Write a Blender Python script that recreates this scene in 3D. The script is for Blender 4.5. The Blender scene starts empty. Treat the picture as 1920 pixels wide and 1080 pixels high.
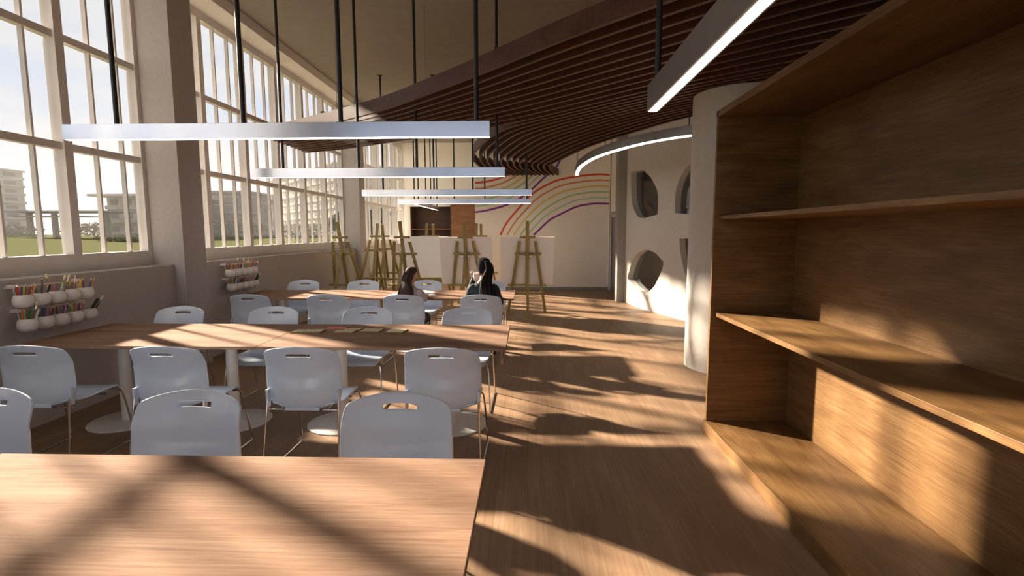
import bpy, bmesh, math, random
from mathutils import Vector, Matrix
from mathutils.geometry import delaunay_2d_cdt
random.seed(7)
PI = math.pi
S = bpy.context.scene
COL = S.collection

# ------------------------------------------------------------------ camera, sky, sun, exposure
cam = bpy.data.cameras.new('camera'); camo = bpy.data.objects.new('camera', cam); COL.objects.link(camo)
cam.sensor_width = 36; cam.lens = 18; cam.clip_end = 1000
PT, YW, RL = .10735, .03152, -.0016
camo.location = (0, 0, 1.58)
camo.rotation_euler = (Matrix.Rotation(YW, 4, 'Z') @ Matrix.Rotation(PI/2-PT, 4, 'X') @ Matrix.Rotation(RL, 4, 'Z')).to_euler()
S.camera = camo

SUN_AZ, SUN_EL = math.radians(-32.4), math.radians(24.1)      # direction the light travels over the floor, and its height
SUND = Vector((math.cos(SUN_AZ)*math.cos(SUN_EL), math.sin(SUN_AZ)*math.cos(SUN_EL), -math.sin(SUN_EL)))
sl = bpy.data.lights.new('sun', 'SUN'); sl.energy = 22.5; sl.angle = math.radians(2.0); sl.color = (1, .84, .65)
so = bpy.data.objects.new('sun', sl); COL.objects.link(so); so.rotation_euler = SUND.to_track_quat('-Z', 'Y').to_euler(); so.location = (-30, 14, 20)

def N(t, kind, **kw):
    n = t.nodes.new(kind)
    for k, v in kw.items():
        if k in n.inputs: n.inputs[k].default_value = v
        else: setattr(n, k, v)
    return n
def ramp(t, src, stops, interp='LINEAR'):
    r = t.nodes.new('ShaderNodeValToRGB'); cr = r.color_ramp; cr.interpolation = interp
    while len(cr.elements) > 1: cr.elements.remove(cr.elements[-1])
    cr.elements[0].position = stops[0][0]; cr.elements[0].color = (*stops[0][1], 1)
    for p, c in stops[1:]:
        e = cr.elements.new(p); e.color = (*c, 1)
    t.links.new(src, r.inputs[0]); return r.outputs[0]

w = bpy.data.worlds.new('sky'); S.world = w; w.use_nodes = True; t = w.node_tree; t.nodes.clear()
tc = N(t, 'ShaderNodeTexCoord'); mp = N(t, 'ShaderNodeMapping'); mp.inputs['Scale'].default_value = (1, 1, 2.6)
t.links.new(tc.outputs['Generated'], mp.inputs[0])
n1 = N(t, 'ShaderNodeTexNoise', Scale=3.2, Detail=7.0, Roughness=.6); t.links.new(mp.outputs[0], n1.inputs['Vector'])
cl = ramp(t, n1.outputs['Fac'], [(.36, (0, 0, 0)), (.56, (1, 1, 1))])
sep = N(t, 'ShaderNodeSeparateXYZ'); t.links.new(tc.outputs['Generated'], sep.inputs[0])
grad = ramp(t, sep.outputs[2], [(0, (.78, .77, .75)), (.12, (.64, .71, .83)), (.5, (.50, .62, .86)), (1, (.34, .52, .90))])
mx = N(t, 'ShaderNodeMix', data_type='RGBA'); t.links.new(cl, mx.inputs[0]); t.links.new(grad, mx.inputs[6]); mx.inputs[7].default_value = (.79, .79, .80, 1)
bg = N(t, 'ShaderNodeBackground', Strength=.93); t.links.new(mx.outputs[2], bg.inputs[0])
wo = N(t, 'ShaderNodeOutputWorld'); t.links.new(bg.outputs[0], wo.inputs[0])
S.view_settings.view_transform = 'Standard'; S.view_settings.look = 'None'
S.view_settings.exposure = 0.25; S.view_settings.gamma = 1
S.cycles.max_bounces = 9; S.cycles.diffuse_bounces = 5; S.cycles.glossy_bounces = 4; S.cycles.transparent_max_bounces = 16
S.cycles.use_denoising = True; S.cycles.sample_clamp_indirect = 6; S.cycles.caustics_reflective = False

# ------------------------------------------------------------------ materials
MATS = {}
def mat(name, col, rough=.5, metal=0., emit=None, es=0., coat=0., bump=None, spec=.5):
    if name in MATS: return MATS[name]
    m = bpy.data.materials.new(name); m.use_nodes = True; b = m.node_tree.nodes['Principled BSDF']
    b.inputs['Base Color'].default_value = (*col, 1); b.inputs['Roughness'].default_value = rough; b.inputs['Metallic'].default_value = metal
    b.inputs['Specular IOR Level'].default_value = spec; b.inputs['Coat Weight'].default_value = coat
    if emit: b.inputs['Emission Color'].default_value = (*emit, 1); b.inputs['Emission Strength'].default_value = es
    t = m.node_tree; tc = N(t, 'ShaderNodeTexCoord')
    n = N(t, 'ShaderNodeTexNoise', Scale=(bump or (6, 0))[0], Detail=4.0); t.links.new(tc.outputs['Object'], n.inputs['Vector'])
    mxx = N(t, 'ShaderNodeMix', data_type='RGBA', blend_type='MULTIPLY'); mxx.inputs[0].default_value = 1
    mxx.inputs[6].default_value = (*col, 1); c = ramp(t, n.outputs['Fac'], [(.3, (.94,)*3), (.7, (1.03,)*3)])
    t.links.new(c, mxx.inputs[7]); t.links.new(mxx.outputs[2], b.inputs['Base Color'])
    if bump and bump[1]:
        bp = N(t, 'ShaderNodeBump', Strength=bump[1], Distance=.01); t.links.new(n.outputs['Fac'], bp.inputs['Height']); t.links.new(bp.outputs[0], b.inputs['Normal'])
    MATS[name] = m; return m
def wood(name, cols, axis='X', rough=.45, scale=1., fine=1., spec=.4, planks=None):
    """grain drawn out along one axis: broad figure, fine streaks and pores"""
    m = bpy.data.materials.new(name); m.use_nodes = True; t = m.node_tree; b = t.nodes['Principled BSDF']
    tc = N(t, 'ShaderNodeTexCoord'); k = {'X': (.22, 1, 1), 'Y': (1, .22, 1), 'Z': (1, 1, .22)}[axis]
    k2 = {'X': (.03, 1, 1), 'Y': (1, .03, 1), 'Z': (1, 1, .03)}[axis]
    def noise(kk, sc, det, dist=0.):
        mp = N(t, 'ShaderNodeMapping'); mp.inputs['Scale'].default_value = kk; t.links.new(tc.outputs['Object'], mp.inputs[0])
        n = N(t, 'ShaderNodeTexNoise', Scale=sc*scale, Detail=det, Distortion=dist); t.links.new(mp.outputs[0], n.inputs['Vector']); return n.outputs['Fac']
    a = noise(k, 7, 5, .8); c = noise(k2, 60*fine, 4); d = noise(k2, 260*fine, 2)
    m1 = N(t, 'ShaderNodeMath', operation='MULTIPLY'); m1.inputs[1].default_value = .42; t.links.new(a, m1.inputs[0])
    m2 = N(t, 'ShaderNodeMath', operation='MULTIPLY_ADD'); m2.inputs[1].default_value = .38; t.links.new(c, m2.inputs[0]); t.links.new(m1.outputs[0], m2.inputs[2])
    m3 = N(t, 'ShaderNodeMath', operation='MULTIPLY_ADD'); m3.inputs[1].default_value = .20; t.links.new(d, m3.inputs[0]); t.links.new(m2.outputs[0], m3.inputs[2])
    col = ramp(t, m3.outputs[0], [(.36, cols[0]), (.5, cols[1]), (.64, cols[2])])
    if planks:
        br = N(t, 'ShaderNodeTexBrick', Scale=1.0); br.inputs['Mortar Size'].default_value = .0015; br.inputs['Brick Width'].default_value = planks[0]; br.inputs['Row Height'].default_value = planks[1]
        br.inputs['Color1'].default_value = (1, 1, 1, 1); br.inputs['Color2'].default_value = (.90, .88, .86, 1); br.inputs['Mortar'].default_value = (.8, .76, .72, 1)
        mp = N(t, 'ShaderNodeMapping'); mp.inputs['Rotation'].default_value = (0, 0, PI/2); t.links.new(tc.outputs['Object'], mp.inputs[0]); t.links.new(mp.outputs[0], br.inputs['Vector'])
        mm = N(t, 'ShaderNodeMix', data_type='RGBA', blend_type='MULTIPLY'); mm.inputs[0].default_value = 1; t.links.new(col, mm.inputs[6]); t.links.new(br.outputs['Color'], mm.inputs[7]); col = mm.outputs[2]
    t.links.new(col, b.inputs['Base Color']); b.inputs['Roughness'].default_value = rough; b.inputs['Specular IOR Level'].default_value = spec
    bp = N(t, 'ShaderNodeBump', Strength=.12, Distance=.004); t.links.new(m3.outputs[0], bp.inputs['Height']); t.links.new(bp.outputs[0], b.inputs['Normal'])
    return m
def glass(name, tint=(1, 1, 1), rough=0., refl=1.0, body=None):
    m = bpy.data.materials.new(name); m.use_nodes = True; t = m.node_tree; t.nodes.clear()
    tr = N(t, 'ShaderNodeBsdfTransparent', Color=(*tint, 1)); gl = N(t, 'ShaderNodeBsdfGlossy', Roughness=rough); lw = N(t, 'ShaderNodeLayerWeight', Blend=.5)
    pw = N(t, 'ShaderNodeMath', operation='POWER'); pw.inputs[1].default_value = 5; t.links.new(lw.outputs['Facing'], pw.inputs[0])
    ml = N(t, 'ShaderNodeMath', operation='MULTIPLY_ADD'); ml.inputs[1].default_value = .25*refl; ml.inputs[2].default_value = .02*refl; t.links.new(pw.outputs[0], ml.inputs[0])
    mx = N(t, 'ShaderNodeMixShader'); t.links.new(ml.outputs[0], mx.inputs[0]); t.links.new(tr.outputs[0], mx.inputs[1]); t.links.new(gl.outputs[0], mx.inputs[2])
    o = N(t, 'ShaderNodeOutputMaterial'); t.links.new(mx.outputs[0], o.inputs[0]); return m

M_wall = mat('white_paint', (.74, .70, .66), .85, bump=(40, .03))
M_wall2 = mat('cream_paint', (.91, .87, .81), .85, bump=(40, .03))
M_low = mat('taupe_wall', (.45, .41, .385), .8, bump=(30, .03))
M_colm = mat('column_paint', (.43, .405, .40), .75, bump=(30, .03))
M_frame = mat('frame_paint', (.72, .68, .65), .5)
M_ceil = mat('ceiling_paint', (.37, .33, .28), .9)
M_grey = mat('grey_paint', (.27, .255, .235), .6)
M_plast = mat('blue_grey_plastic', (.56, .65, .80), .28, coat=.25)
M_chrome = mat('chrome', (.62, .60, .58), .18, 1.)
M_white = mat('white_metal', (.72, .71, .70), .35)
M_alu = mat('brushed_aluminium', (.60, .68, .84), .22, 1., bump=(3, .02))
M_dalu = mat('grey_metal', (.42, .41, .40), .35, .9)
M_glow = mat('light_diffuser', (1, .95, .9), .5, emit=(1, .90, .82), es=7)
M_black = mat('black_metal', (.012, .012, .014), .4)
M_glass = glass('window_glass')
M_dglass = glass('interior_glass', (.78, .79, .80), 0, 4)
M_table = wood('table_wood', [(.16, .088, .057), (.24, .146, .098), (.32, .212, .15)], 'X', .88, 1., 1.8, .12)
M_floor = wood('floor_wood', [(.225, .138, .083), (.285, .182, .112), (.35, .235, .150)], 'Y', .52, .9, .9, .3, planks=(1.5, .19))
M_shelf = wood('shelf_wood_y', [(.098, .046, .014), (.168, .088, .031), (.245, .142, .058)], 'Y', .5, 1.1, 1.8)
M_shelfx = wood('shelf_wood_x', [(.098, .046, .014), (.168, .088, .031), (.245, .142, .058)], 'X', .5, 1.1, 1.8)
M_fin = wood('slat_wood', [(.045, .015, .007), (.078, .027, .012), (.115, .042, .02)], 'X', .5, .8)
M_cab = wood('cabinet_wood', [(.15, .06, .022), (.22, .095, .038), (.30, .14, .06)], 'X', .5)
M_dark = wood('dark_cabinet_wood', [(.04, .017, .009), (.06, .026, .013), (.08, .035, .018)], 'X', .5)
M_easel = wood('easel_wood', [(.21, .155, .05), (.29, .22, .08), (.36, .28, .11)], 'Z', .55, 1.5)
M_canvas = mat('canvas', (.86, .83, .83), .9, bump=(90, .05))

# ------------------------------------------------------------------ mesh helpers
class MB:
    def __init__(s): s.b = bmesh.new()
    def box(s, x0, x1, y0, y1, z0, z1, M=None):
        v = [s.b.verts.new((x, y, z)) for x in (x0, x1) for y in (y0, y1) for z in (z0, z1)]
        if M is not None:
            for q in v: q.co = M @ q.co
        for f in ((0, 1, 3, 2), (4, 6, 7, 5), (0, 4, 5, 1), (2, 3, 7, 6), (0, 2, 6, 4), (1, 5, 7, 3)): s.b.faces.new([v[i] for i in f])
        return s
    def bar(s, a, b, w, h, up=(0, 0, 1)):
        """rectangular bar from a to b, w across, h along up"""
        a, b = Vector(a), Vector(b); d = (b-a).normalized(); u = Vector(up); r = d.cross(u).normalized(); u = r.cross(d).normalized()
        vs = []
        for p in (a, b):
            for i, j in ((-1, -1), (1, -1), (1, 1), (-1, 1)): vs.append(s.b.verts.new(p+r*(w/2*i)+u*(h/2*j)))
        for f in ((3, 2, 1, 0), (4, 5, 6, 7), (0, 1, 5, 4), (1, 2, 6, 5), (2, 3, 7, 6), (3, 0, 4, 7)): s.b.faces.new([vs[i] for i in f])
        return s
    def tube(s, pts, r, n=8, cap=True):
        pts = [Vector(p) for p in pts]; rings = []; rr = r if isinstance(r, (list, tuple)) else [r]*len(pts)
        ref = None
        for i, p in enumerate(pts):
            d = (pts[min(i+1, len(pts)-1)]-pts[max(i-1, 0)]).normalized()
            if ref is None: ref = d.orthogonal().normalized()
            ref = (ref-d*ref.dot(d)); ref = ref.normalized() if ref.length > 1e-6 else d.orthogonal().normalized()
            q = d.cross(ref)
            rings.append([s.b.verts.new(p+(ref*math.cos(2*PI*k/n)+q*math.sin(2*PI*k/n))*rr[i]) for k in range(n)])
        for a, b in zip(rings, rings[1:]):
            for k in range(n): s.b.faces.new((a[k], a[(k+1) % n], b[(k+1) % n], b[k]))
        if cap: s.b.faces.new(rings[0][::-1]); s.b.faces.new(rings[-1])
        return s
    def lathe(s, prof, n=24, c=(0, 0, 0), M=None):
        rings = []
        for r, z in prof:
            ring = [s.b.verts.new((c[0]+max(r, 1e-4)*math.cos(2*PI*k/n), c[1]+max(r, 1e-4)*math.sin(2*PI*k/n), c[2]+z)) for k in range(n)]
            rings.append(ring)
        for a, b in zip(rings, rings[1:]):
            for k in range(n): s.b.faces.new((a[k], a[(k+1) % n], b[(k+1) % n], b[k]))
        s.b.faces.new(rings[0][::-1]); s.b.faces.new(rings[-1])
        if M is not None:
            for rg in rings:
                for v in rg: v.co = M @ v.co
        return s
    def loft(s, rings, cap=True):
        """rings: list of (centre, half-width vector, half-depth vector)"""
        n = 20; R = []
        for c, a, b in rings:
            c, a, b = Vector(c), Vector(a), Vector(b)
            R.append([s.b.verts.new(c+a*math.cos(2*PI*k/n)+b*math.sin(2*PI*k/n)) for k in range(n)])
        for a, b in zip(R, R[1:]):
            for k in range(n): s.b.faces.new((a[k], a[(k+1) % n], b[(k+1) % n], b[k]))
        if cap: s.b.faces.new(R[0][::-1]); s.b.faces.new(R[-1])
        return s
    def prism(s, poly, z0, z1, M=None):
        lo = [s.b.verts.new((x, y, z0)) for x, y in poly]; hi = [s.b.verts.new((x, y, z1)) for x, y in poly]
        n = len(poly)
        for i in range(n): s.b.faces.new((lo[i], lo[(i+1) % n], hi[(i+1) % n], hi[i]))
        s.b.faces.new(lo[::-1]); s.b.faces.new(hi)
        if M is not None:
            for v in lo+hi: v.co = M @ v.co
        return s
    def build(s, name, m, parent=None, smooth=False, bevel=0, loc=None):
        bmesh.ops.recalc_face_normals(s.b, faces=s.b.faces[:])
        me = bpy.data.meshes.new(name); s.b.to_mesh(me); s.b.free(); me.materials.append(m)
        if smooth:
            me.polygons.foreach_set('use_smooth', [True]*len(me.polygons)); me.set_sharp_from_angle(angle=math.radians(38))
        o = bpy.data.objects.new(name, me); COL.objects.link(o)
        if parent: o.parent = parent
        if loc: o.location = loc
        if bevel:
            q = o.modifiers.new('bevel', 'BEVEL'); q.width = bevel; q.segments = 2; q.limit_method = 'ANGLE'
        return o
def tag(o, label=None, cat=None, group=None, kind=None):
    if label: o['label'] = label
    if cat: o['category'] = cat
    if group: o['group'] = group
    if kind: o['kind'] = kind
    return o
def empty(name, loc=(0, 0, 0), rz=0, **kw):
    o = bpy.data.objects.new(name, None); COL.objects.link(o); o.location = loc; o.rotation_euler = (0, 0, rz); o.empty_display_size = .1
    return tag(o, **kw)
def struct(o, label=None): return tag(o, label=label, kind='structure')
def copy_tree(o, parent=None):
    c = o.copy(); COL.objects.link(c); c.parent = parent
    for ch in list(o.children): copy_tree(ch, c)
    return c
def spline(P, n=8):
    P = [Vector(p) for p in P]; P = [2*P[0]-P[1]]+P+[2*P[-1]-P[-2]]; o = []
    for i in range(1, len(P)-2):
        for k in range(n):
            t = k/n
            o.append(.5*((2*P[i])+(-P[i-1]+P[i+1])*t+(2*P[i-1]-5*P[i]+4*P[i+1]-P[i+2])*t*t+(-P[i-1]+3*P[i]-3*P[i+1]+P[i+2])*t**3))
    o.append(P[-2]); return o

# ------------------------------------------------------------------ the room
ZC = 4.62; XW = -4.286; YB = 14.14; YA = 17.7; XR = 5.6; Y0 = -3.2
struct(MB().box(-4.7, XR+.2, Y0-.3, YA+.2, -.12, 0).build('floor', M_floor), 'light brown wood plank floor')
struct(MB().box(-4.7, XR+.2, Y0-.3, YA+.2, ZC, ZC+.3).build('ceiling', M_ceil), 'plain beige ceiling')
COLS_Y = [(-.5, -.1), (5.72, 6.12), (11.92, 12.32)]
BAYS = [(Y0, -.5), (-.1, 5.72), (6.12, 11.92), (12.32, YA)]
wl = MB()
for a, b in BAYS: wl.box(-4.55, -4.035, a, b, 0, 1.222)
struct(wl.build('wall_left', M_low), 'taupe low wall under the left windows')
bk = MB().box(-4.286, -3.955, Y0, 11.92, 4.47, ZC-.001)
struct(bk.build('trim_1', M_wall2), 'boxed bulkhead above the left windows')
for i, (a, b) in enumerate(COLS_Y):
    o = MB().box(-4.386, -3.917, a, b, 0, ZC).build('wall_column', M_colm)
    tag(o, ['square grey column behind the viewer on the window wall', 'nearest square taupe column between the two tall windows', 'far square taupe column beside the easels on the window wall'][i], 'column', 'square columns of the window wall')

def window_wall(n, a, b, label, off):
    """tall glazed bay: panel below the sill, head, thick mullions about a metre apart with two thin bars between, two transoms"""
    fr = MB(); zs, zt, P_ = 1.385, 4.36, 1.01
    fr.box(XW-.10, XW, a, b, 1.222, zs)
    fr.box(XW-.10, XW, a, b, zt, ZC)
    fr.box(XW-.10, XW, b-.055, b, zs, zt); fr.box(XW-.10, XW, a, a+.055, zs, zt)
    y = b+off-P_
    thick = []
    while y > a+.1:
        thick.append(y); y -= P_
    for y in thick: fr.box(XW-.10, XW+.012, y-.045, y+.045, zs, zt)
    thin = MB()
    for y in [b+off]+thick:
        for k in (1, 2):
            yy = y-P_*k/3+.04
            if a+.25 < yy < b-.08: thin.box(XW-.075, XW-.03, yy-.011, yy+.011, zs, zt)
    tr = MB()
    for z in (2.385, 3.375): tr.box(XW-.085, XW-.01, a+.02, b-.02, z-.033, z+.033)
    o = struct(fr.build('window_%d' % n, M_frame), label)
    thin.build('glazing_bars', M_frame, o); tr.build('transom', M_frame, o)
    MB().box(XW-.056, XW-.050, a+.02, b-.02, zs, zt).build('glass_pane', M_glass, o)
window_wall(1, *BAYS[1], 'tall white framed window nearest on the left', .036)
window_wall(2, *BAYS[2], 'tall white framed window between the two taupe columns', -.04)
window_wall(3, *BAYS[3], 'farthest tall white framed window behind the easels', -.04)
struct(MB().box(-4.6, -4.286, Y0, -.5, 0, ZC).build('wall_left', M_wall), 'unseen white wall added on the window side behind the viewer')  # unseen bay closed off solid to keep the near right side darker
# wall behind the viewer: piers and one wide window
wb = MB(); wb.box(-4.6, XR+.2, Y0-.3, Y0, 0, .5); wb.box(-4.6, XR+.2, Y0-.3, Y0, 4.2, ZC)
for x0, x1 in ((-4.6, -4.0), (3.6, XR+.2)): wb.box(x0, x1, Y0-.3, Y0, .5, 4.2)
struct(wb.build('wall_front', M_wall), 'white wall behind the viewer')
f5 = MB()
for x in [-4.0+i*.95 for i in range(9)]: f5.box(x-.03, x+.03, Y0-.2, Y0-.1, .5, 4.2)
o5 = struct(f5.build('window_5', M_frame), 'wide window behind the viewer')
MB().box(-4.0, 3.6, Y0-.155, Y0-.15, .5, 4.2).build('glass_pane', M_glass, o5)
# right, back and alcove walls
wr = MB(); wr.box(XR, XR+.2, Y0-.3, YA+.2, 0, ZC)
struct(wr.build('wall_right', M_wall), 'white right wall behind the shelving')
struct(MB().box(-1.453, 2.22, YB, YB+.2, 0, ZC).build('wall_back', M_wall2), 'cream back wall with painted rainbows')
struct(MB().box(-4.6, XR+.2, YA, YA+.2, 0, ZC).box(-1.453, -1.25, YB+.2, YA, 0, ZC).build('wall_alcove', M_wall2), 'cream wall above the far cabinet')
struct(MB().box(-1.44, 2.20, YB-.015, YB-.001, 0, .085).build('baseboard_back', M_grey), 'grey skirting of the rainbow wall')
# short side wall with the metal door
sw = MB(); sw.box(2.24, 2.42, 11.9, YB+.2, 2.13, ZC); sw.box(2.24, 2.42, 11.9, 12.55, 0, 2.13); sw.box(2.24, 2.42, 13.98, YB+.2, 0, 2.13)
struct(sw.build('wall_side', M_wall2), 'short cream wall around the grey door')
d1 = struct(MB().box(2.235, 2.29, 12.55, 12.63, 0, 2.13).box(2.235, 2.29, 13.9, 13.98, 0, 2.13).box(2.235, 2.29, 12.63, 13.9, 2.05, 2.13).build('door_1', M_grey), 'grey metal door with glass beside the rainbow wall')
MB().box(2.255, 2.275, 12.63, 13.9, .0, 2.05).build('door_leaf', mat('steel_blue', (.22, .23, .26), .3, .6), d1)
vs = MB()
for k in range(6): vs.box(2.225, 2.255, 12.66+k*.21, 12.74+k*.21, 1.98, 2.12)
vs.build('vent_slats', M_frame, d1)
MB().tube([(2.225, 12.8, .95), (2.20, 12.8, .95), (2.20, 12.95, .95)], .01).build('door_handle', M_chrome, d1, smooth=True)
tag(MB().box(2.03, 2.26, 11.70, 12.10, 0, ZC).build('wall_column', M_grey), 'dark grey square column beside the white wall of leaf windows', 'column')

# curved white wall with leaf-shaped openings
CW = spline([(2.2, 11.73, 0), (2.35, 10.73, 0), (2.58, 9.89, 0), (2.875, 9.06, 0), (3.25, 8.35, 0), (3.75, 7.75, 0), (4.6, 7.2, 0), (XR, 6.95, 0)], 24)
SL = [0]
for a, b in zip(CW, CW[1:]): SL.append(SL[-1]+(b-a).length)
def on_wall(s, off=0.):
    s = max(0, min(SL[-1]-1e-4, s)); i = max(k for k in range(len(SL)-1) if SL[k] <= s)
    f = (s-SL[i])/(SL[i+1]-SL[i]); p = CW[i].lerp(CW[i+1], f)
    d = (CW[min(i+1, len(CW)-1)]-CW[max(i-1, 0)]).normalized(); d2 = (CW[min(i+2, len(CW)-1)]-CW[i]).normalized(); d = d.lerp(d2, f).normalized()
    return p+Vector((-d.y, d.x, 0))*off           # off > 0: away from the room
LEAF = [
 [(0.272, 2.881), (0.642, 2.881), (0.88, 2.865), (1.066, 2.825), (1.316, 2.694), (1.513, 2.507), (1.60, 2.41), (1.641, 2.3), (1.662, 2.117), (1.638, 1.927), (1.36, 1.9), (1.15, 1.875), (0.97, 1.883), (.80, 1.91), (0.657, 1.988), (.52, 2.08), (0.425, 2.183), (.36, 2.31), (0.323, 2.462), (0.285, 2.703)],
 [(0.211, 0.555), (.265, .67), (0.336, 0.77), (.42, .89), (0.529, 0.99), (.67, 1.09), (0.85, 1.156), (1.0, 1.205), (1.16, 1.236), (1.31, 1.235), (1.462, 1.211), (1.60, 1.18), (1.704, 1.136), (1.9, 1.024), (1.885, .93), (1.843, 0.844), (1.78, .745), (1.701, 0.648), (1.63, .555), (1.532, 0.475), (1.40, .40), (1.246, 0.357), (1.11, .35), (0.984, 0.367), (0.668, 0.417)],
 [(2.228, 1.936), (2.215, 2.08), (2.217, 2.231), (2.24, 2.35), (2.286, 2.452), (2.35, 2.57), (2.437, 2.66), (2.54, 2.74), (2.644, 2.785), (2.799, 2.832), (3.0, 2.86), (3.35, 2.86), (3.36, 2.6), (3.32, 2.35), (3.22, 2.13), (3.06, 1.97), (2.848, 1.908), (2.608, 1.9)],
 [(2.396, 1.471), (2.40, 1.36), (2.422, 1.258), (2.445, 1.17), (2.477, 1.089), (2.52, .97), (2.577, 0.867), (2.63, .78), (2.692, 0.707), (2.75, .65), (2.85, 0.585), (3.0, .53), (3.3, .50), (3.62, .52), (3.6, .85), (3.5, 1.15), (3.35, 1.36), (3.1, 1.46), (2.8, 1.476)]]
def curved_wall():
    pts = []; edges = []; loops = []
    n_s = 60; smax = SL[-1]-.01
    outer = [(smax*i/n_s, 0) for i in range(n_s+1)]+[(smax, ZC)]+[(smax*i/n_s, ZC) for i in range(n_s-1, 0, -1)]+[(0, ZC)]
    def add_loop(lp):
        st = len(pts); pts.extend(Vector(p) for p in lp); k = len(lp)
        edges.extend((st+i, st+(i+1) % k) for i in range(k)); loops.append(list(range(st, st+k)))
    add_loop(outer)
    for lf in LEAF: add_loop(lf)
    for i in range(1, n_s):
        for z in [.25*k for k in range(1, 18)]: pts.append(Vector((smax*i/n_s, z)))
    V, E2, F, ov, oe, of = delaunay_2d_cdt(pts, edges, [], 0, 1e-5)
    def inside(x, y, L):
        c = False
        for (x1, y1), (x2, y2) in zip(L, L[1:]+L[:1]):
            if (y1 > y) != (y2 > y) and x < (x2-x1)*(y-y1)/(y2-y1)+x1: c = not c
        return c
    b = bmesh.new(); fr = [b.verts.new(on_wall(v.x)+Vector((0, 0, v.y))) for v in V]; T = .22
    rr = [b.verts.new(on_wall(v.x, T)+Vector((0, 0, v.y))) for v in V]; cnt = {}
    for f in F:
        cx = sum(V[i].x for i in f)/len(f); cy = sum(V[i].y for i in f)/len(f)
        if any(inside(cx, cy, L) for L in LEAF) or not inside(cx, cy, outer): continue
        b.faces.new([fr[i] for i in f]); b.faces.new([rr[i] for i in reversed(f)])
        for i, j in zip(f, list(f[1:])+[f[0]]): cnt[(i, j)] = 1
    for (i, j) in list(cnt):
        if (j, i) not in cnt: b.faces.new((fr[j], fr[i], rr[i], rr[j]))
    bmesh.ops.delete(b, geom=[v for v in b.verts if not v.link_faces], context='VERTS')
    m = MB(); m.b.free(); m.b = b
    o = m.build('wall_curved', mat('white_plaster', (.60, .575, .54), .85, bump=(18, .04)), smooth=True)
    o.data.set_sharp_from_angle(angle=math.radians(30)); struct(o, 'curved white wall pierced by leaf shaped windows')
    names = ['upper left leaf shaped window with pointed top left corner', 'lower left leaf shaped window, pointed at both sides', 'upper right leaf shaped window beside the round white column', 'lower right leaf shaped window half hidden by the round white column']
    for i, lf in enumerate(LEAF):
        m = MB(); vs = [m.b.verts.new(on_wall(s, .13)+Vector((0, 0, z))) for s, z in lf]; v2 = [m.b.verts.new(on_wall(s, .136)+Vector((0, 0, z))) for s, z in lf]
        m.b.faces.new(vs); m.b.faces.new(v2[::-1])
        for k in range(len(lf)): m.b.faces.new((vs[k], vs[(k+1) % len(lf)], v2[(k+1) % len(lf)], v2[k]))
        bmesh.ops.triangulate(m.b, faces=m.b.faces[:])
        struct(m.build('window_%d' % (6+i), M_dglass), names[i])
curved_wall()
# timber battens lining the room behind the curved wall
bt = MB()
for k in range(34):
    s = .05+k*.17; p = on_wall(s, .95); d = (on_wall(s+.05, .95)-p).normalized()
    bt.bar(p, p+Vector((0, 0, 2.5)), .05, .07, d)
tag(bt.build('batten_screen', wood('batten_wood', [(.34, .26, .15), (.44, .34, .20), (.54, .43, .27)], 'Z', .6)), 'brown vertical timber battens seen through the leaf shaped windows', 'wall screen')
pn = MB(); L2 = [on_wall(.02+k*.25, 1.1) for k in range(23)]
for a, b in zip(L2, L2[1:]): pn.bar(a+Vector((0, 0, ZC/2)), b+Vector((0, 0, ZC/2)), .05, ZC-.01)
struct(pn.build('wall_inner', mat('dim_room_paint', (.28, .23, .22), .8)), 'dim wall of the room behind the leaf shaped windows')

rc = empty('round_column', (2.38, 6.03, 0), label='round white plaster column at the far end of the shelving', cat='column')
MB().lathe([(.50, 0), (.50, 3.115)], 64).build('shaft', mat('white_plaster', (1, 1, 1)), rc, smooth=True)
MB().lathe([(.47, 3.115), (.47, ZC)], 48).build('upper_shaft', M_grey, rc, smooth=True)

# ------------------------------------------------------------------ painted rainbows
RB = [(.72, .10, .045), (.74, .33, .14), (.76, .70, .25), (.42, .68, .32), (.48, .72, .62), (.24, .055, .36)]
RN = ['red', 'orange', 'yellow', 'green', 'pale teal', 'purple']
def rainbow(label, top, bot, group, clipz=None, minz=None, x0=None):
    root = empty('rainbow_mural', (top[0][0], YB, top[0][1]), label=label, cat='wall painting'); n = len(top)
    T_ = spline([(a, 0, c) for a, c in top], 6); B_ = spline([(a, 0, c) for a, c in bot], 6)
    def at(L, f):
        q = f*(len(L)-1); i = min(int(q), len(L)-2); return L[i].lerp(L[i+1], q-i)
    for k in range(6):
        f = k/5; wd = (.052, .045, .05, .045, .045, .052)[k]; m = MB(); pr = None
        pts = [at(T_, i/48).lerp(at(B_, i/48), f) for i in range(49)]
        a = [0]*49
        for i in range(49):
            d = (pts[min(i+1, 48)]-pts[max(i-1, 0)]).normalized(); nn = Vector((-d.z, 0, d.x))*wd/2
            p = pts[i]+nn; q = pts[i]-nn
            cur = [m.b.verts.new((v.x-root.location.x, off, v.z-root.location.z)) for v in (p, q) for off in (-.0005, -.0025)]
            if pr:
                for c0, c1 in ((0, 1), (1, 3), (3, 2), (2, 0)): m.b.faces.new((pr[c0], pr[c1], cur[c1], cur[c0]))
            pr = cur
        o = m.build('paint_stripe', mat(RN[k].replace(' ', '_')+'_wall_paint', RB[k], .8), root); o['label'] = RN[k]+' stripe'
rainbow('larger lower painted rainbow arching to the right on the back wall',
        [(-.766, 1.516), (-.589, 1.85), (-.224, 2.283), (.139, 2.655), (.716, 2.966), (1.291, 3.091), (1.864, 3.145), (2.194, 3.129)],
        [(.150, 1.516), (.433, 1.79), (.62, 1.95), (.868, 2.078), (1.3, 2.278), (1.6, 2.345), (1.86, 2.37), (2.194, 2.361)], None)
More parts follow.
